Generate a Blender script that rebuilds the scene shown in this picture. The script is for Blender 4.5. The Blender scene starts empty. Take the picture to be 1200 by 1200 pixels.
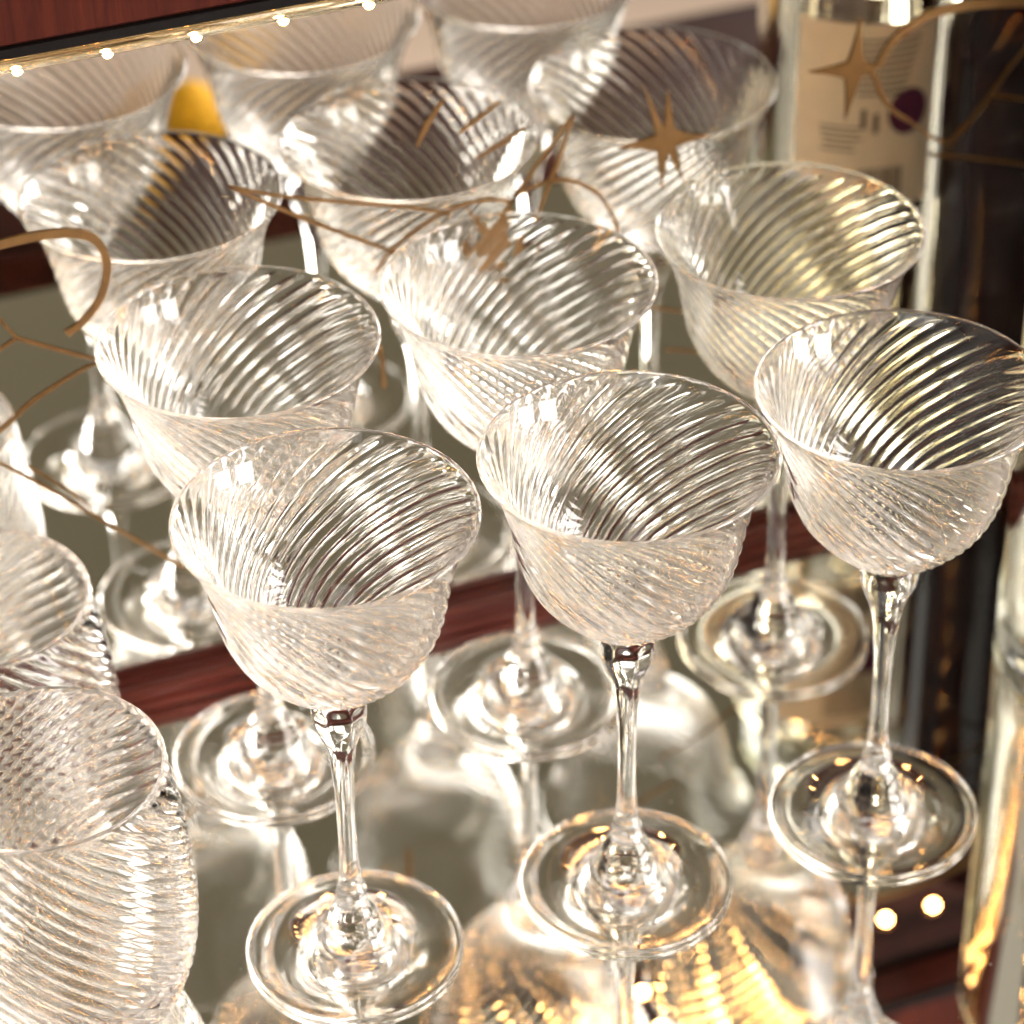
import bpy, math, random
from mathutils import Matrix, Vector

# ------------------------------------------------------------------ camera, world, lights
SC = bpy.context.scene
COL = SC.collection
cam = bpy.data.cameras.new("camera"); cam_o = bpy.data.objects.new("camera", cam); COL.objects.link(cam_o)
rt = Vector((0.93033211, -0.36623753, -0.01876809))
up = Vector((0.22827115, 0.53829073, 0.81125543))
bk = Vector((-0.28700949, -0.75902119, 0.58439061))
CP = Vector((-0.13898, -0.86819, 0.71229))
cam_o.matrix_world = Matrix(((rt.x, up.x, bk.x, CP.x), (rt.y, up.y, bk.y, CP.y), (rt.z, up.z, bk.z, CP.z), (0, 0, 0, 1)))
cam.sensor_width = 36.0; cam.lens = 2.87392 * 36.0
cam.clip_start = 0.01; cam.clip_end = 60.0
cam.dof.use_dof = True; cam.dof.focus_distance = 0.935; cam.dof.aperture_fstop = 7.0; cam.dof.aperture_blades = 9
SC.camera = cam_o

W = bpy.data.worlds.new("World"); SC.world = W; W.use_nodes = True
bg = W.node_tree.nodes["Background"]
bg.inputs["Color"].default_value = (1.0, 0.91, 0.82, 1); bg.inputs["Strength"].default_value = 0.36

def area(name, loc, target, sx, sy, power, color):
    l = bpy.data.lights.new(name, 'AREA'); l.shape = 'RECTANGLE'; l.size = sx; l.size_y = sy
    l.energy = power; l.color = color
    o = bpy.data.objects.new(name, l); COL.objects.link(o); o.location = loc
    d = Vector(target) - Vector(loc); o.rotation_euler = d.to_track_quat('-Z', 'Y').to_euler()
    return o
TGT = (0.17, -0.12, 0.12)
area("window_light", (1.55, -1.50, 0.62), TGT, 0.50, 0.95, 23, (1.0, 0.95, 0.91))
area("window_light", (2.05, -0.98, 0.62), TGT, 0.50, 0.95, 23, (1.0, 0.95, 0.91))
area("overhead_fill_light", (-0.9, -1.6, 1.9), TGT, 1.1, 0.8, 4.5, (1.0, 0.97, 0.93))  # added fill lamp, high front left, for white streaks in the glass

vs = SC.view_settings; vs.view_transform = 'Standard'; vs.look = 'None'; vs.exposure = 0.5; vs.gamma = 1.0; vs.use_curve_mapping = False
cy = SC.cycles
cy.max_bounces = 36; cy.transmission_bounces = 36; cy.glossy_bounces = 28; cy.diffuse_bounces = 3; cy.transparent_max_bounces = 8
cy.sample_clamp_indirect = 0.0; cy.blur_glossy = 0.0
cy.caustics_reflective = True; cy.caustics_refractive = True
cy.use_denoising = True; cy.use_adaptive_sampling = False

# ------------------------------------------------------------------ helpers
def tag(o, label=None, cat=None, group=None, kind=None):
    if label: o["label"] = label
    if cat: o["category"] = cat
    if group: o["group"] = group
    if kind: o["kind"] = kind
    return o
def mesh_obj(name, verts, faces, mat, parent=None, smooth=False, orient=None):
    me = bpy.data.meshes.new(name); me.from_pydata(verts, [], faces); me.update()
    if orient is not None:                      # make the face whose centre is nearest `orient` look away from the axis
        c = min(me.polygons, key=lambda f: (f.center - Vector(orient)).length)
        if c.normal.x * c.center.x + c.normal.y * c.center.y < 0: me.flip_normals()
    if smooth: me.polygons.foreach_set("use_smooth", [True] * len(me.polygons))
    if mat: me.materials.append(mat)
    o = bpy.data.objects.new(name, me); COL.objects.link(o)
    if parent: o.parent = parent
    return o
def empty(name, loc):
    o = bpy.data.objects.new(name, None); o.empty_display_size = 0.02; COL.objects.link(o); o.location = loc; return o
def copy_tree(src, loc):
    r = src.copy(); COL.objects.link(r); r.location = loc
    for ch in list(src.children):
        c = ch.copy(); COL.objects.link(c); c.parent = r
    return r
def box(name, lo, hi, mat, parent=None, bev=0.0):
    (x0, y0, z0), (x1, y1, z1) = lo, hi
    v = [(x0,y0,z0),(x1,y0,z0),(x1,y1,z0),(x0,y1,z0),(x0,y0,z1),(x1,y0,z1),(x1,y1,z1),(x0,y1,z1)]
    f = [(0,3,2,1),(4,5,6,7),(0,1,5,4),(1,2,6,5),(2,3,7,6),(3,0,4,7)]
    o = mesh_obj(name, v, f, mat, parent)
    if bev:
        m = o.modifiers.new("bevel", 'BEVEL'); m.width = bev; m.segments = 3
    return o
def spline(pts, n):
    """Catmull-Rom through pts, n samples per span."""
    out = []
    P = [pts[0]] + list(pts) + [pts[-1]]
    for i in range(1, len(P) - 2):
        for k in range(n):
            t = k / n
            out.append(tuple(0.5 * ((2*P[i][j]) + (-P[i-1][j]+P[i+1][j])*t + (2*P[i-1][j]-5*P[i][j]+4*P[i+1][j]-P[i+2][j])*t*t + (-P[i-1][j]+3*P[i][j]-3*P[i+1][j]+P[i+2][j])*t**3) for j in range(2)))
    out.append(tuple(pts[-1]))
    return out
def rings(rows, ncol, close_start=False, close_end=False):
    """rows: list of functions/list of (x,y,z) rings with ncol points."""
    verts = []; faces = []
    for r in rows: verts += r
    for i in range(len(rows) - 1):
        a = i * ncol; b = a + ncol
        for j in range(ncol):
            k = (j + 1) % ncol
            faces.append((a + j, b + j, b + k, a + k))
    if close_start:
        verts.append((0, 0, rows[0][0][2])); c = len(verts) - 1
        for j in range(ncol): faces.append((c, j, (j + 1) % ncol))
    if close_end:
        verts.append((0, 0, rows[-1][0][2])); c = len(verts) - 1; a = (len(rows) - 1) * ncol
        for j in range(ncol): faces.append((c, a + (j + 1) % ncol, a + j))
    return verts, faces
def ring(r, z, n, off=0.0, mod=None):
    o = []
    for j in range(n):
        t = 2 * math.pi * j / n + off
        rr = r if mod is None else r + mod(j, t)
        o.append((rr * math.cos(t), rr * math.sin(t), z))
    return o

# ------------------------------------------------------------------ materials
def new_mat(name):
    m = bpy.data.materials.new(name); m.use_nodes = True
    nt = m.node_tree; return m, nt, nt.nodes, nt.links
def glass_mat(name, color=(1, 1, 1), ior=1.52):
    m, nt, N, L = new_mat(name)
    N.remove(N["Principled BSDF"]); g = N.new("ShaderNodeBsdfGlass")
    g.inputs["Color"].default_value = (*color, 1); g.inputs["Roughness"].default_value = 0.0; g.inputs["IOR"].default_value = ior
    L.new(g.outputs[0], N["Material Output"].inputs["Surface"])
    return m
def mirror_mat(name, color, dust):
    m, nt, N, L = new_mat(name)
    p = N["Principled BSDF"]; p.inputs["Base Color"].default_value = (*color, 1)
    p.inputs["Metallic"].default_value = 1.0; p.inputs["Roughness"].default_value = 0.0
    tc = N.new("ShaderNodeTexCoord")
    v = N.new("ShaderNodeTexVoronoi"); v.inputs["Scale"].default_value = 160.0
    L.new(tc.outputs["Object"], v.inputs["Vector"])
    n = N.new("ShaderNodeTexNoise"); n.inputs["Scale"].default_value = 14.0; n.inputs["Detail"].default_value = 3
    L.new(tc.outputs["Object"], n.inputs["Vector"])
    sz = N.new("ShaderNodeMapRange"); sz.inputs["From Min"].default_value = 0.36; sz.inputs["From Max"].default_value = 0.75
    sz.inputs["To Min"].default_value = 0.0; sz.inputs["To Max"].default_value = 0.10
    L.new(n.outputs["Fac"], sz.inputs["Value"])
    lt = N.new("ShaderNodeMath"); lt.operation = 'LESS_THAN'
    L.new(v.outputs["Distance"], lt.inputs[0]); L.new(sz.outputs[0], lt.inputs[1])
    mu = N.new("ShaderNodeMath"); mu.operation = 'MULTIPLY'; mu.inputs[1].default_value = dust
    L.new(lt.outputs[0], mu.inputs[0])
    d = N.new("ShaderNodeBsdfDiffuse"); d.inputs["Color"].default_value = (0.62, 0.55, 0.45, 1)
    mx = N.new("ShaderNodeMixShader")
    L.new(mu.outputs[0], mx.inputs[0]); L.new(p.outputs[0], mx.inputs[1]); L.new(d.outputs[0], mx.inputs[2])
    L.new(mx.outputs[0], N["Material Output"].inputs["Surface"])
    return m
def wood_mat(name, c0, c1, axis_scale=(3, 60, 60), rough=0.28, spec=0.25):
    m, nt, N, L = new_mat(name)
    p = N["Principled BSDF"]
    tc = N.new("ShaderNodeTexCoord"); mp = N.new("ShaderNodeMapping"); mp.inputs["Scale"].default_value = axis_scale
    L.new(tc.outputs["Object"], mp.inputs["Vector"])
    n = N.new("ShaderNodeTexNoise"); n.inputs["Scale"].default_value = 4.0; n.inputs["Detail"].default_value = 8; n.inputs["Roughness"].default_value = 0.65; n.inputs["Distortion"].default_value = 0.6
    L.new(mp.outputs[0], n.inputs["Vector"])
    cr = N.new("ShaderNodeValToRGB"); cr.color_ramp.elements[0].position = 0.32; cr.color_ramp.elements[1].position = 0.70
    cr.color_ramp.elements[0].color = (*c0, 1); cr.color_ramp.elements[1].color = (*c1, 1)
    L.new(n.outputs["Fac"], cr.inputs["Fac"]); L.new(cr.outputs["Color"], p.inputs["Base Color"])
    p.inputs["Roughness"].default_value = rough; p.inputs["Specular IOR Level"].default_value = spec; p.inputs["Coat Weight"].default_value = 0.12 if spec > 0.1 else 0.0; p.inputs["Coat Roughness"].default_value = 0.15
    b = N.new("ShaderNodeBump"); b.inputs["Strength"].default_value = 0.12; b.inputs["Distance"].default_value = 0.0006
    L.new(n.outputs["Fac"], b.inputs["Height"]); L.new(b.outputs[0], p.inputs["Normal"])
    return m
def plain_mat(name, color, rough=0.5, metal=0.0, noise=0.0, scale=30.0, spec=0.25):
    m, nt, N, L = new_mat(name)
    p = N["Principled BSDF"]; p.inputs["Roughness"].default_value = rough; p.inputs["Specular IOR Level"].default_value = spec; p.inputs["Metallic"].default_value = metal
    if noise:
        tc = N.new("ShaderNodeTexCoord"); n = N.new("ShaderNodeTexNoise"); n.inputs["Scale"].default_value = scale; n.inputs["Detail"].default_value = 6
        L.new(tc.outputs["Object"], n.inputs["Vector"])
        cr = N.new("ShaderNodeValToRGB")
        cr.color_ramp.elements[0].color = (*[c * (1 - noise) for c in color], 1); cr.color_ramp.elements[1].color = (*[min(1, c * (1 + noise)) for c in color], 1)
        cr.color_ramp.elements[0].position = 0.3; cr.color_ramp.elements[1].position = 0.7
        L.new(n.outputs["Fac"], cr.inputs["Fac"]); L.new(cr.outputs["Color"], p.inputs["Base Color"])
    else:
        p.inputs["Base Color"].default_value = (*color, 1)
    return m
def emit_mat(name, color, strength):
    m, nt, N, L = new_mat(name)
    N.remove(N["Principled BSDF"]); e = N.new("ShaderNodeEmission"); e.inputs["Color"].default_value = (*color, 1); e.inputs["Strength"].default_value = strength
    L.new(e.outputs[0], N["Material Output"].inputs["Surface"])
    return m

M_CRYSTAL = glass_mat("crystal_glass", (0.995, 0.99, 0.985), 1.50)
M_BOTTLE = glass_mat("clear_bottle_glass", (0.97, 0.97, 0.95), 1.50)
M_LIQUID = glass_mat("amber_spirit", (0.96, 0.92, 0.83), 1.36)
M_TUBE = glass_mat("glow_tinted_tube", (1.0, 0.88, 0.68), 1.42)  # warm tint stands in for the glow of the lights along the tube
M_FLOOR = mirror_mat("mirror_silver_shelf", (0.90, 0.90, 0.87), 0.55)
M_BACK = mirror_mat("mirror_silver_back", (0.90, 0.90, 0.87), 0.12)
M_WOOD = wood_mat("mahogany", (0.030, 0.005, 0.003), (0.11, 0.014, 0.007), (3, 60, 60), 0.40)
M_WOOD_R = wood_mat("mahogany_rail", (0.018, 0.006, 0.004), (0.055, 0.014, 0.008), (3, 60, 60), 0.60, 0.06)
M_WOOD_H = wood_mat("mahogany_header", (0.045, 0.008, 0.006), (0.13, 0.024, 0.014), (60, 60, 4), 0.35)
M_GOLD = plain_mat("gold_print", (0.25, 0.135, 0.05), 0.42, 0.45, 0.12, 200)
M_LED = emit_mat("warm_led", (1.0, 0.52, 0.17), 120.0)
M_DARK = plain_mat("dark_wine_glass", (0.012, 0.005, 0.005), 0.04)
M_DARK.node_tree.nodes["Principled BSDF"].inputs["Specular IOR Level"].default_value = 0.16
M_FOIL = plain_mat("dark_foil", (0.03, 0.008, 0.008), 0.35, 0.3)
M_PAPER = plain_mat("cream_label_paper", (0.80, 0.68, 0.50), 0.7, 0, 0.05, 90)
M_INK = plain_mat("label_ink", (0.09, 0.065, 0.05), 0.7)
M_PURPLE = plain_mat("label_purple_ink", (0.12, 0.03, 0.07), 0.6)
M_YELLOW = plain_mat("yellow_cloth", (0.80, 0.42, 0.02), 0.8, 0, 0.1, 60)
M_CARPET = plain_mat("beige_floor", (0.78, 0.61, 0.49), 0.8, 0, 0.10, 3)
M_CAP = plain_mat("bottle_cap", (0.10, 0.09, 0.08), 0.4, 0.6)

# ------------------------------------------------------------------ setting
X0, X1 = -0.32, 0.80
def sheet(name, x0, y0, x1, y1, z, mat):
    return mesh_obj(name, [(x0, y0, z), (x1, y0, z), (x1, y1, z), (x0, y1, z)], [(0, 1, 2, 3)], mat)
shelf = box("mirrored_shelf", (X0, -0.322, -0.006), (X1, 0.012, 0.0), M_FLOOR)
tag(shelf, kind="structure")
floor = sheet("room_floor", -4, -6, 5, 0.6, -0.85, M_CARPET); tag(floor, kind="structure")
wall = box("room_wall", (-2.2, -2.75, -0.85), (3.4, -2.60, 3.4), plain_mat("olive_wall_paint", (0.28, 0.262, 0.185), 0.8, 0, 0.06, 2)); tag(wall, kind="structure")

# back mirror with gold print -------------------------------------------------
mirror = empty("wall_mirror", (0, 0, 0))
tag(mirror, "upright cabinet back mirror printed with gold starbursts and looping lines", "mirror")
box("mirror_glass", (X0, 0.0, 0.0003), (X1, 0.005, 0.312), M_BACK, mirror)
YG = -0.0006
def ribbon(name, pts, widths):
    """flat printed gold line on the mirror plane; pts in mm (x,z), widths in mm."""
    n = 8
    q = spline(pts, n); m = len(q)
    V = []
    for i, (x, z) in enumerate(q):
        a = q[max(0, i - 1)]; b = q[min(m - 1, i + 1)]
        dx, dz = b[0] - a[0], b[1] - a[1]; l = math.hypot(dx, dz) or 1
        t = i / (m - 1) * (len(widths) - 1); k = min(int(t), len(widths) - 2); w = widths[k] + (widths[k + 1] - widths[k]) * (t - k)
        V.append(((x - dz / l * w / 2) / 1000, YG, (z + dx / l * w / 2) / 1000)); V.append(((x + dz / l * w / 2) / 1000, YG, (z - dx / l * w / 2) / 1000))
    F = [(2 * i, 2 * i + 1, 2 * i + 3, 2 * i + 2) for i in range(m - 1)]
    mesh_obj(name, V, F, M_GOLD, mirror)
def star(c, tips, rin):
    """gold starburst with curved tapering points; mm on the mirror plane."""
    cx, cz = c
    tips = sorted(tips, key=lambda t: math.atan2(t[1] - cz, t[0] - cx))
    V = [(cx / 1000, YG - 0.0001, cz / 1000)]
    for i, (tx, tz) in enumerate(tips):
        nx, nz = tips[(i + 1) % len(tips)]
        a0 = math.atan2(tz - cz, tx - cx); a1 = math.atan2(nz - cz, nx - cx)
        if a1 <= a0: a1 += 2 * math.pi
        am = (a0 + a1) / 2
        ix, iz = cx + rin * math.cos(am), cz + rin * math.sin(am)
        V.append((tx / 1000, YG - 0.0001, tz / 1000))
        for t in (0.35, 0.7):   # concave edge tip -> inner
            V.append((((tx * (1 - t) + ix * t) * 0.92 + cx * 0.08) / 1000, YG - 0.0001, ((tz * (1 - t) + iz * t) * 0.92 + cz * 0.08) / 1000))
        V.append((ix / 1000, YG - 0.0001, iz / 1000))
        for t in (0.3, 0.65):
            V.append((((ix * (1 - t) + nx * t) * 0.92 + cx * 0.08) / 1000, YG - 0.0001, ((iz * (1 - t) + nz * t) * 0.92 + cz * 0.08) / 1000))
    n = len(V) - 1
    F = [(0, 1 + i, 1 + (i + 1) % n) for i in range(n)]
    mesh_obj("gold_star", V, F, M_GOLD, mirror)
GOLD_LINES = [
    ([(1.7, 206.5), (6.2, 207.1), (24.0, 207.0), (37.0, 203.0), (41.9, 192.6), (39.1, 179.6), (32.1, 170.8), (24.9, 166.7)], [3.19, 3.48, 3.48, 2.9, 2.61, 2.61, 2.9]),
    ([(-0.7, 186.8), (2.7, 178.1), (7.6, 169.2)], [1.16, 1.16]),
    ([(7.6, 169.2), (26.1, 158.3), (35.7, 153.3)], [1.45, 1.16]),
    ([(-2.6, 164.5), (7.6, 169.2)], [1.16, 1.16]),
    ([(-6.8, 130.9), (0.5, 135.5), (10.5, 142.6), (28.3, 150.6), (35.7, 152.6)], [1.74, 1.45, 1.16]),
    ([(-7.8, 123.1), (-4.5, 120.0), (12.3, 103.5), (36.6, 77.6), (57.5, 55.8)], [1.16, 1.16]),
    ([(5.0, 116.3), (17.0, 103.3), (26.8, 91.1)], [0.87, 0.58]),
    ([(87.3, 211.3), (109.0, 202.1), (152.8, 188.0), (168.1, 181.6)], [0.87, 1.16, 1.16]),
    ([(87.3, 211.3), (114.6, 191.8), (147.1, 170.6)], [0.87, 1.45, 1.16]),
    ([(138.7, 164.4), (149.3, 175.1), (165.9, 182.9), (181.0, 184.7), (191.9, 181.5)], [0.87, 1.16, 1.16]),
    ([(179.8, 161.8), (191.9, 181.5), (202.9, 186.1), (214.2, 185.3), (225.3, 177.5), (232.4, 164.8), (233.5, 157.2)], [0.87, 1.16, 1.45, 1.45, 1.16]),
    ([(216.4, 211.6), (205.4, 198.5), (191.9, 181.5)], [0.87, 1.16, 0.87]),
    ([(216.4, 211.6), (210.3, 193.9), (202.1, 174.6), (200.0, 168.6)], [0.87, 1.16, 0.87]),
    ([(198.0, 210.4), (189.1, 206.5), (178.5, 202.0)], [0.58, 1.74, 0.58]),
    ([(188.5, 223.0), (179.6, 217.8), (172.1, 213.3)], [0.58, 1.45, 0.58]),
    ([(166.8, 227.6), (161.1, 220.1), (156.6, 211.6)], [0.87, 2.32, 0.58]),
    ([(138.9, 133.5), (139.8, 124.0), (139.6, 114.6)], [1.74, 1.74]),
    ([(253.5, 102.7), (271.6, 96.2), (290.1, 84.8)], [0.87, 1.16]),
    ([(240.9, 125.8), (260.4, 118.0)], [1.16, 0.87]),
    ([(338.7, 205.5), (340.5, 209.7), (346.1, 216.6), (357.7, 222.3), (374.0, 223.6), (398.4, 220.2), (413.4, 216.2)], [2.9, 3.48, 3.77, 3.48]),
    ([(335.9, 205.1), (338.3, 200.0), (340.8, 193.0), (345.9, 185.9), (353.6, 179.5)], [2.32, 2.32, 2.03, 1.45]),
    ([(353.6, 179.5), (369.0, 167.4), (378.1, 172.8), (387.1, 183.3), (392.7, 190.5), (400.3, 199.7), (408.6, 208.7)], [1.16, 1.74, 1.45, 1.45]),
    ([(387.1, 183.7), (402.3, 178.7), (413.8, 175.1)], [1.16, 1.16]),
    ([(363.1, 163.2), (381.9, 157.6), (405.0, 149.9), (420.8, 143.7)], [1.16, 1.16]),
]
for pts, wd in GOLD_LINES: ribbon("gold_line", pts, wd)
GOLD_STARS = [
    ((252.7, 193.4), [(243.3, 218.7), (253.4, 214.5), (269.8, 191.8), (260.9, 172.4), (251.2, 173.1), (233.1, 194.5)], 5.0),
    ((328.7, 206.5), [(330.3, 227.7), (340.1, 205.6), (326.0, 185.1), (309.0, 209.5)], 4.8),
    ((184.2, 165.1), [(173.8, 184.6), (191.8, 181.2), (204.9, 159.6), (187.7, 143.6), (176.2, 151.8), (160.1, 166.5)], 5.0),
]
for c, tips, rin in GOLD_STARS: star(c, tips, rin)

# wooden pieces -----------------------------------------------------------------
def moulding(name, prof, x0, x1, mat):
    V = [(x0, y, z) for y, z in prof] + [(x1, y, z) for y, z in prof]
    n = len(prof); F = [(i, (i + 1) % n, n + (i + 1) % n, n + i) for i in range(n)]
    F += [tuple(range(n))[::-1], tuple(range(n, 2 * n))]
    o = mesh_obj(name, V, F, mat)
    m = o.modifiers.new("bevel", 'BEVEL'); m.width = 0.0004; m.segments = 2; m.limit_method = 'ANGLE'
    return o
bead = moulding("wooden_bead", [(-0.0008, 0.0004), (-0.0105, 0.0004), (-0.0112, 0.0012), (-0.0112, 0.0042), (-0.0104, 0.0050), (-0.0092, 0.0052), (-0.0090, 0.0068), (-0.0096, 0.0074), (-0.0092, 0.0090), (-0.0078, 0.0100), (-0.0042, 0.0102), (-0.0036, 0.0080), (-0.0024, 0.0080), (-0.0020, 0.0100), (-0.0008, 0.0100)], X0, X1, M_WOOD)
tag(bead, "thin polished mahogany bead running along the foot of the mirror", "moulding")
header = moulding("wooden_header", [(0.012, 0.2852), (-0.0125, 0.2852), (-0.0150, 0.2870), (-0.015, 0.38), (-0.012, 0.383), (0.012, 0.383)], X0, X1, M_WOOD_H)
tag(header, "dark red mahogany header board above the mirror and light strip", "board")
rail = moulding("wooden_front_rail", [(-0.323, -0.03), (-0.323, 0.010), (-0.328, 0.012), (-0.333, 0.006), (-0.338, 0.012), (-0.425, 0.012), (-0.432, 0.006), (-0.432, -0.03)], X0, X1, M_WOOD_R)
tag(rail, "mahogany front rail of the cabinet shelf seen in the mirror", "rail")

box("painted_shadow_gap", (X0, -0.0145, 0.2815), (X1, -0.0115, 0.2850), plain_mat("shadow_gap_black", (0.006, 0.004, 0.004), 0.6), header)  # added black strip, its colour standing in for shade under the header
# LED strip ---------------------------------------------------------------------
TUBE_N = 16
def tube_mesh(parent, xe):
    n = TUBE_N; V = []; F = []
    for xx in (X0, xe):
        for j in range(n):
            t = 2 * math.pi * j / n; V.append((xx, 0.0036 * math.cos(t), 0.0036 * math.sin(t)))
    for j in range(n): F.append((j, n + j, n + (j + 1) % n, (j + 1) % n))
    F += [tuple(range(n)), tuple(range(n, 2 * n))[::-1]]
    return mesh_obj("tube", V, F, M_TUBE, parent, True)
bv = []; bf = []                      # one bulb mesh, shared by every light
for i in range(7):
    a = math.pi * (i + 0.5) / 7
    for j in range(10):
        t = 2 * math.pi * j / 10; bv.append((0.0016 * math.cos(a), 0.0012 * math.sin(a) * math.cos(t), 0.0012 * math.sin(a) * math.sin(t)))
for i in range(6):
    for j in range(10): bf.append((i * 10 + j, i * 10 + (j + 1) % 10, (i + 1) * 10 + (j + 1) % 10, (i + 1) * 10 + j))
bf += [tuple(range(10))[::-1], tuple(range(60, 70))]
bulb_me = bpy.data.meshes.new("bulb"); bulb_me.from_pydata(bv, [], bf); bulb_me.materials.append(M_LED); bulb_me.update()
def light_strip(loc, x_first, step, by, bz, xe, label):
    led = empty("led_light_strip", loc); tag(led, label, "light strip")
    if loc[1] > -0.1: tube_mesh(led, xe)
    else: box("mounting_channel", (X0, -0.003, -0.0015), (xe, 0.004, 0.0052), M_FOIL, led)
    k = math.ceil((X0 + 0.006 - x_first) / step)
    while x_first + step * k < xe - 0.005:
        b = bpy.data.objects.new("bulb", bulb_me); COL.objects.link(b); b.parent = led
        b.location = (x_first + step * k, by, bz); k += 1
    return led
light_strip((0, -0.0065, 0.2765), 0.0182, 0.0302, -0.0022, -0.0029, 0.338, "clear tube of warm white lights under the mahogany header of the mirror")
light_strip((0, -0.2000, 0.4600), 0.4860, 0.0302, 0.0008, -0.0028, X1, "clear tube of warm lights under the front board, seen reflected in the shelf")
fascia = box("wooden_front_board", (X0, -0.226, 0.4655), (X1, -0.196, 0.62), M_WOOD_H, None, 0.001)
tag(fascia, "dark mahogany front board of the cabinet, seen reflected in the mirrored shelf", "board")

# ------------------------------------------------------------------ swirl-ribbed glass surfaces
def meridian(pts, n):
    q = spline(pts, n); s = [0.0]
    for a, b in zip(q, q[1:]): s.append(s[-1] + math.hypot(b[0] - a[0], b[1] - a[1]))
    return q, s
def swirl_surface(outer, inner, nrib, per, amp, twist, fade_top, fade_bot, nspan_o, nspan_i, close_outer, amp_in=0.0):
    """outer: (r,z) rim -> bottom; inner: centre -> rim. Returns verts, faces of one wall, open where the outer ends."""
    nc = nrib * per
    q, s = meridian(outer, nspan_o); tot = s[-1]
    def shape(j):
        u = (j % per) / per
        return 0.55 - (2 * u - 1) ** 2       # convex flute with a tight groove
    sh = [shape(j) for j in range(nc)]
    def rib_row(r, z, sl, nr, nz, a0):
        off = twist * sl
        k = min(1.0, sl / fade_top) ** 1.5 * min(1.0, max(0.0, (tot - sl) / fade_bot))
        k *= min(1.0, r / 0.018)
        row = []
        for j in range(nc):
            t = 2 * math.pi * j / nc + off; d = a0 * k * sh[j]
            rr = r + d * nr; row.append((rr * math.cos(t), rr * math.sin(t), z + d * nz))
        return row
    rows = []
    # inner (centre to rim)
    qi, si = meridian(inner, nspan_i); toti = si[-1]
    def nrm(Q, i):
        a = Q[max(0, i - 1)]; b = Q[min(len(Q) - 1, i + 1)]
        dx, dz = b[0] - a[0], b[1] - a[1]; l = math.hypot(dx, dz) or 1
        return dx / l, dz / l
    for i, (r, z) in enumerate(qi):
        if i == 0: continue
        dx, dz = nrm(qi, i)
        rows.append(rib_row(r, z, toti - si[i], dz, -dx, -amp_in) if amp_in else [ (r * math.cos(2*math.pi*j/nc + twist*(toti-si[i])), r * math.sin(2*math.pi*j/nc + twist*(toti-si[i])), z) for j in range(nc)])
    # rounded lip is part of the outer list; outer rim -> bottom
    for i, (r, z) in enumerate(q):
        dx, dz = nrm(q, i)          # travelling down: outward normal = (-dz, dx)
        rows.append(rib_row(r, z, s[i], -dz, dx, amp))
    V, F = rings(rows, nc)
    V.append((0, 0, qi[0][1])); c = len(V) - 1
    for j in range(nc): F.append((c, j, (j + 1) % nc))
    if close_outer:
        V.append((0, 0, q[-1][1])); c = len(V) - 1; a = (len(rows) - 1) * nc
        for j in range(nc): F.append((c, a + (j + 1) % nc, a + j))
    F = [f[::-1] for f in F]
    return V, F

# ---- coupe prototype
def make_coupe():
    root = empty("coupe_glass", (0, 0, 0))
    outer = [(0.0475, 0.1841), (0.0480, 0.1836), (0.0478, 0.1828), (0.0449, 0.179), (0.0417, 0.172), (0.0391, 0.163), (0.0372, 0.153), (0.0349, 0.143), (0.0307, 0.134), (0.0245, 0.1265), (0.0185, 0.1212), (0.0130, 0.1168), (0.0092, 0.1135)]
    inner = [(0.0, 0.1205), (0.004, 0.1208), (0.010, 0.1222), (0.0165, 0.1252), (0.0225, 0.1298), (0.0285, 0.1365), (0.0328, 0.145), (0.0351, 0.154), (0.0373, 0.1635), (0.0402, 0.1725), (0.0436, 0.1795), (0.0468, 0.1836)]
    V, F = swirl_surface(outer, inner, 37, 10, 0.00050, math.radians(1.6) * 1000, 0.006, 0.004, 8, 4, False)
    mesh_obj("bowl", V, F, M_CRYSTAL, root, True, (0.060, 0, 0.150))
    # stem: faceted knot under the bowl, slim shaft
    st = [(0.0092, 0.1135), (0.0096, 0.1100), (0.0098, 0.1062), (0.0090, 0.1022), (0.0071, 0.0972), (0.0054, 0.0922), (0.0041, 0.0840), (0.0033, 0.070), (0.0031, 0.055), (0.0033, 0.042), (0.0039, 0.033), (0.0046, 0.0290)]
    q = spline(st, 6); nc = 64; rows = []
    for r, z in q:
        k = max(0.0, min(1.0, (z - 0.088) / 0.010)) * max(0.0, min(1.0, (0.1125 - z) / 0.003))
        def mod(j, t, r=r, k=k):
            f = abs(((t * 8 / (2 * math.pi)) % 1) - 0.5) * 2       # facets: 8 flats
            return -r * 0.07 * k * (1 - (f) ** 2)
        rows.append(ring(r, z, nc, 0, mod))
    V, F = rings(rows, nc); mesh_obj("stem", V, F, M_CRYSTAL, root, True, (0.02, 0, 0.06))
    ft = [(0.0046, 0.0290), (0.0053, 0.0268), (0.0050, 0.0248), (0.0058, 0.0222), (0.0078, 0.0190), (0.0089, 0.0160), (0.0094, 0.0132), (0.0110, 0.0098), (0.0140, 0.0066), (0.0190, 0.0044), (0.0260, 0.0032), (0.0330, 0.0026), (0.0356, 0.0026), (0.0369, 0.0023), (0.0373, 0.0015), (0.0367, 0.0006), (0.0352, 0.0003), (0.0335, 0.0004), (0.0290, 0.0006), (0.0200, 0.0007), (0.0100, 0.0008), (0.0, 0.0008)]
    q = spline(ft, 5); nc = 96
    rows = [ring(r, z, nc) for r, z in q[:-1]]
    V, F = rings(rows, nc, close_end=True); mesh_obj("foot", V, F, M_CRYSTAL, root, True, (0.02, 0, 0.0268))
    return root
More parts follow.
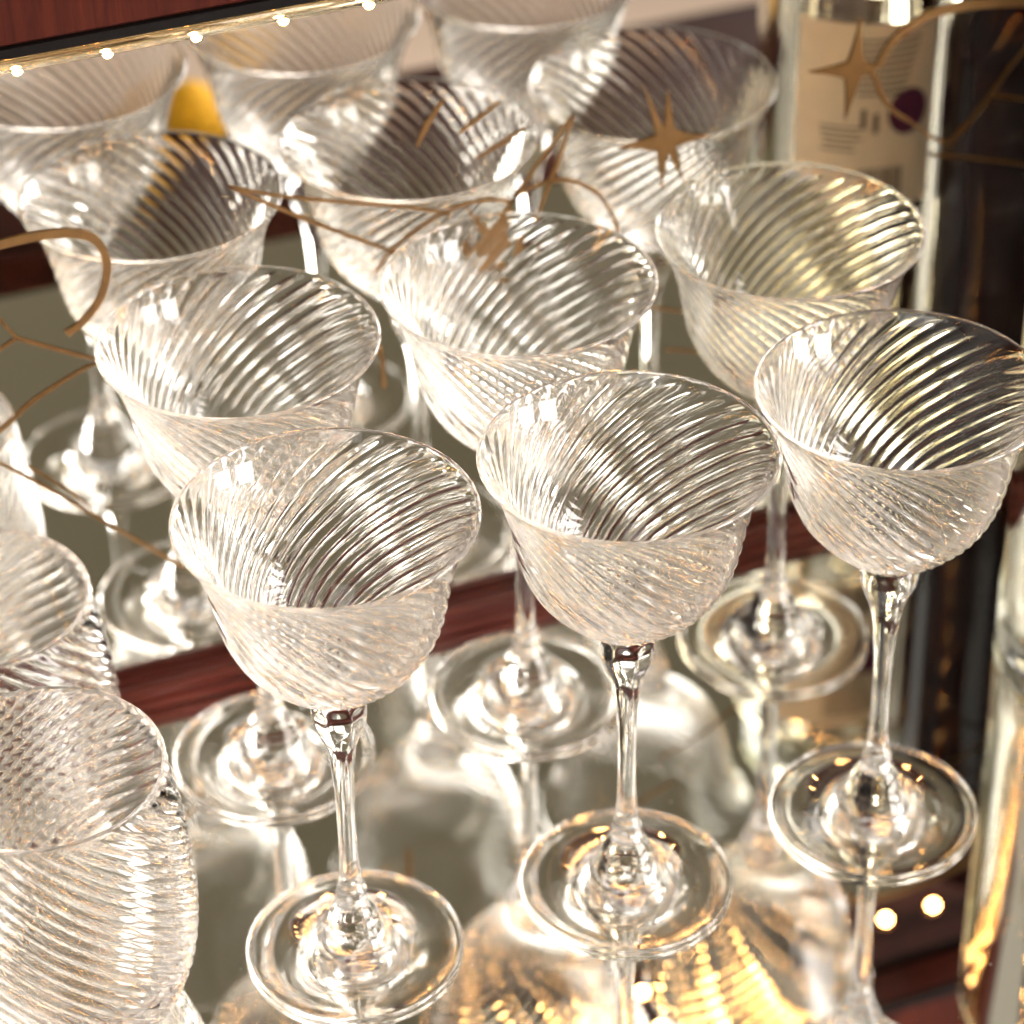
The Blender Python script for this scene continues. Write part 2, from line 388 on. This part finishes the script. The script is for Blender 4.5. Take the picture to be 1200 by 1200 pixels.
COUPES = [((0.0672, -0.1606), "ribbed crystal coupe in the front row, beside the two tumblers"),
          ((0.1661, -0.1665), "ribbed crystal coupe in the middle of the front row"),
          ((0.2629, -0.1667), "ribbed crystal coupe at the bottle end of the front row"),
          ((0.0721, -0.0535), "ribbed crystal coupe in the row against the mirror, tumbler end"),
          ((0.1724, -0.0563), "ribbed crystal coupe in the middle of the row against the mirror"),
          ((0.2738, -0.0604), "ribbed crystal coupe in the row against the mirror, bottle end")]
proto = make_coupe()
for i, ((x, y), lab) in enumerate(COUPES):
    o = proto if i == 0 else copy_tree(proto, (x, y, 0))
    o.location = (x, y, 0); o.rotation_euler = (0, 0, [0.1, 0.7, 1.9, 2.6, 3.3, 5.0][i])
    tag(o, lab, "coupe glass", "swirl-ribbed coupe glasses on the mirrored shelf")

# ---- tumblers
def make_tumbler():
    root = empty("tumbler_glass", (0, 0, 0))
    outer = [(0.0396, 0.1062), (0.0402, 0.1055), (0.0402, 0.1040), (0.0412, 0.096), (0.0430, 0.084), (0.0447, 0.070), (0.0455, 0.056), (0.0452, 0.042), (0.0435, 0.028), (0.0400, 0.016), (0.0360, 0.0075), (0.0325, 0.0025), (0.0300, 0.0003)]
    inner = [(0.0, 0.0095), (0.010, 0.0098), (0.022, 0.0112), (0.031, 0.0150), (0.0375, 0.0225), (0.0412, 0.032), (0.0428, 0.044), (0.0430, 0.057), (0.0423, 0.070), (0.0407, 0.084), (0.0391, 0.096), (0.0388, 0.1055)]
    V, F = swirl_surface(outer, inner, 40, 10, 0.00050, math.radians(1.45) * 1000, 0.006, 0.010, 8, 4, True)
    mesh_obj("body", V, F, M_CRYSTAL, root, True, (0.080, 0, 0.056))
    return root
TUM = [((-0.0294, -0.150), "barrel-shaped ribbed tumbler beside the front row of coupes"),
       ((-0.0290, -0.055), "barrel-shaped ribbed tumbler beside the coupes against the mirror")]
tp = make_tumbler()
for i, ((x, y), lab) in enumerate(TUM):
    o = tp if i == 0 else copy_tree(tp, (x, y, 0))
    o.location = (x, y, 0); o.rotation_euler = (0, 0, [0.3, 1.1][i])
    tag(o, lab, "tumbler", "swirl-ribbed tumblers on the mirrored shelf")

# ---- bottles (mostly beyond the frame, seen in the mirror)
def lathe(name, prof, nsp, nc, mat, parent, close_start=True, close_end=True):
    q = spline(prof, nsp)
    rows = [ring(max(r, 1e-5), z, nc) for r, z in q]
    V, F = rings(rows, nc, close_start, close_end)
    return mesh_obj(name, V, F, mat, parent, True, (0.2, 0, (prof[0][1]+prof[-1][1])/2+0.08 if nc>50 else prof[2][1]))
def patch(name, r, a0, a1, z0, z1, mat, parent, thick=0.0002):
    """curved paper patch with thickness on a bottle of radius r."""
    m = max(2, int((a1 - a0) / 0.06) + 1); V = []; F = []
    for i in range(m + 1):
        a = a0 + (a1 - a0) * i / m
        for rr in (r, r + thick):
            for z in (z0, z1): V.append((rr * math.cos(a), rr * math.sin(a), z))
    for i in range(m):
        a = i * 4; b = a + 4
        F += [(a + 2, b + 2, b + 3, a + 3), (a, a + 1, b + 1, b), (a + 1, a + 3, b + 3, b + 1), (a, b, b + 2, a + 2)]
    F += [(0, 2, 3, 1), (m * 4, m * 4 + 1, m * 4 + 3, m * 4 + 2)]
    return mesh_obj(name, V, F, mat, parent)
RA = 0.042
bA = empty("clear_bottle", (0.391, -0.113, 0))
tag(bA, "clear glass bottle with a cream back label and barcode facing the mirror", "bottle")
lathe("glass_body", [(0.0, 0.0035), (0.020, 0.0025), (0.036, 0.0004), (0.0405, 0.002), (0.042, 0.007), (0.042, 0.05), (0.042, 0.12), (0.042, 0.205), (0.040, 0.222), (0.030, 0.240), (0.018, 0.254), (0.0145, 0.268), (0.0142, 0.300), (0.0120, 0.3005), (0.0115, 0.299), (0.0113, 0.268), (0.0145, 0.252), (0.027, 0.236), (0.0365, 0.220), (0.0385, 0.205), (0.0388, 0.12), (0.0388, 0.05), (0.0385, 0.014), (0.034, 0.010), (0.018, 0.011), (0.0, 0.013)], 4, 72, M_BOTTLE, bA)
lathe("spirit", [(0.0, 0.0135), (0.018, 0.0115), (0.0335, 0.0105), (0.0381, 0.0145), (0.0384, 0.05), (0.0384, 0.12), (0.0384, 0.192), (0.0375, 0.1925), (0.0, 0.1925)], 4, 72, M_LIQUID, bA)
cap = lathe("cap", [(0.0, 0.3012), (0.0150, 0.3012), (0.0155, 0.303), (0.0155, 0.322), (0.0145, 0.324), (0.0, 0.3242)], 3, 48, M_CAP, bA)
ac = math.radians(112)        # label faces the mirror and the viewer's image in it
lb = patch("back_label", RA + 0.0002, ac - 0.72, ac + 0.72, 0.098, 0.182, M_PAPER, bA)
rnd = random.Random(4)
rl = RA + 0.00045
# seen through the mirror the label reads right to left, so angles grow towards the image's left
for i in range(9):
    patch("text_line", rl, ac - 0.52 + 0.02 * i, ac + 0.10, 0.1742 - i * 0.0030, 0.1752 - i * 0.0030, M_INK, lb, 0.0001)
for i in range(5):
    patch("text_line", rl, ac + 0.02 + rnd.random() * 0.1, ac + 0.45 - rnd.random() * 0.06, 0.1350 - i * 0.0026, 0.1358 - i * 0.0026, M_INK, lb, 0.0001)
a = ac - 0.38
for i in range(15):
    w = rnd.choice((0.010, 0.018, 0.028)); patch("barcode_bar", rl, a, a + w, 0.101, 0.1165, M_INK, lb, 0.0001); a += w + rnd.choice((0.010, 0.016))
for dx, zz in ((0.02, 0.140), (-0.10, 0.138)):
    patch("pictogram", rl, ac + dx - 0.02, ac + dx + 0.03, zz - 0.005, zz + 0.004, M_INK, lb, 0.0001)
def spot(r, t, k):
    aa = ac - 0.42 + 0.21 * k * math.cos(t); return (r * math.cos(aa), r * math.sin(aa), 0.1415 + 0.0105 * k * math.sin(t))
m = 24; V = [spot(rl + 0.0001, 0, 0)]; F = [(0, 1 + j, 1 + (j + 1) % m) for j in range(m)]
for k in (0.25, 0.5, 0.75, 1.0): V += [spot(rl + 0.0001, 2 * math.pi * j / m, k) for j in range(m)]
for k in range(3): F += [(1 + k * m + j, 1 + (k + 1) * m + j, 1 + (k + 1) * m + (j + 1) % m, 1 + k * m + (j + 1) % m) for j in range(m)]
mesh_obj("round_emblem", V, F, M_PURPLE, lb)

bB = empty("dark_bottle", (0.4325, -0.0385, 0))
tag(bB, "dark wine bottle standing by the mirror next to the labelled bottle", "bottle")
lathe("glass_body", [(0.0, 0.002), (0.020, 0.001), (0.034, 0.0004), (0.0370, 0.003), (0.0375, 0.010), (0.0375, 0.08), (0.0375, 0.165), (0.0365, 0.185), (0.030, 0.200), (0.020, 0.213), (0.0150, 0.222), (0.0145, 0.227)], 4, 64, M_DARK, bB, True, False)
lathe("foil_capsule", [(0.0146, 0.226), (0.0150, 0.228), (0.0150, 0.258), (0.0145, 0.260), (0.0, 0.2602)], 4, 48, M_FOIL, bB, False, True)
# ---- folded yellow cloth on the front rail, seen small in the mirror
yc = [];
V = []; F = []; nu, nv = 14, 10
for i in range(nu + 1):
    for j in range(nv + 1):
        u = i / nu - 0.5; v = j / nv - 0.5
        V.append((u * 0.075 + 0.01 * v, v * 0.05, 0.0128 + 0.022 * max(0, 1 - (2*v)**2) ** 0.5 * (0.7 + 0.3 * math.cos(u * 7))))
for i in range(nu):
    for j in range(nv):
        a = i * (nv + 1) + j; F.append((a, a + nv + 1, a + nv + 2, a + 1))
cl = mesh_obj("yellow_cloth", V, F, M_YELLOW, None, True); cl.scale = (0.7, 0.7, 1.0); cl.location = (0.178, -0.408, 0.0); cl.rotation_euler = (0, 0, 1.0)
sm = cl.modifiers.new("thickness", 'SOLIDIFY'); sm.thickness = 0.0025; sm.offset = 1
tag(cl, "small yellow folded cloth on the front rail, seen in the mirror", "cloth")
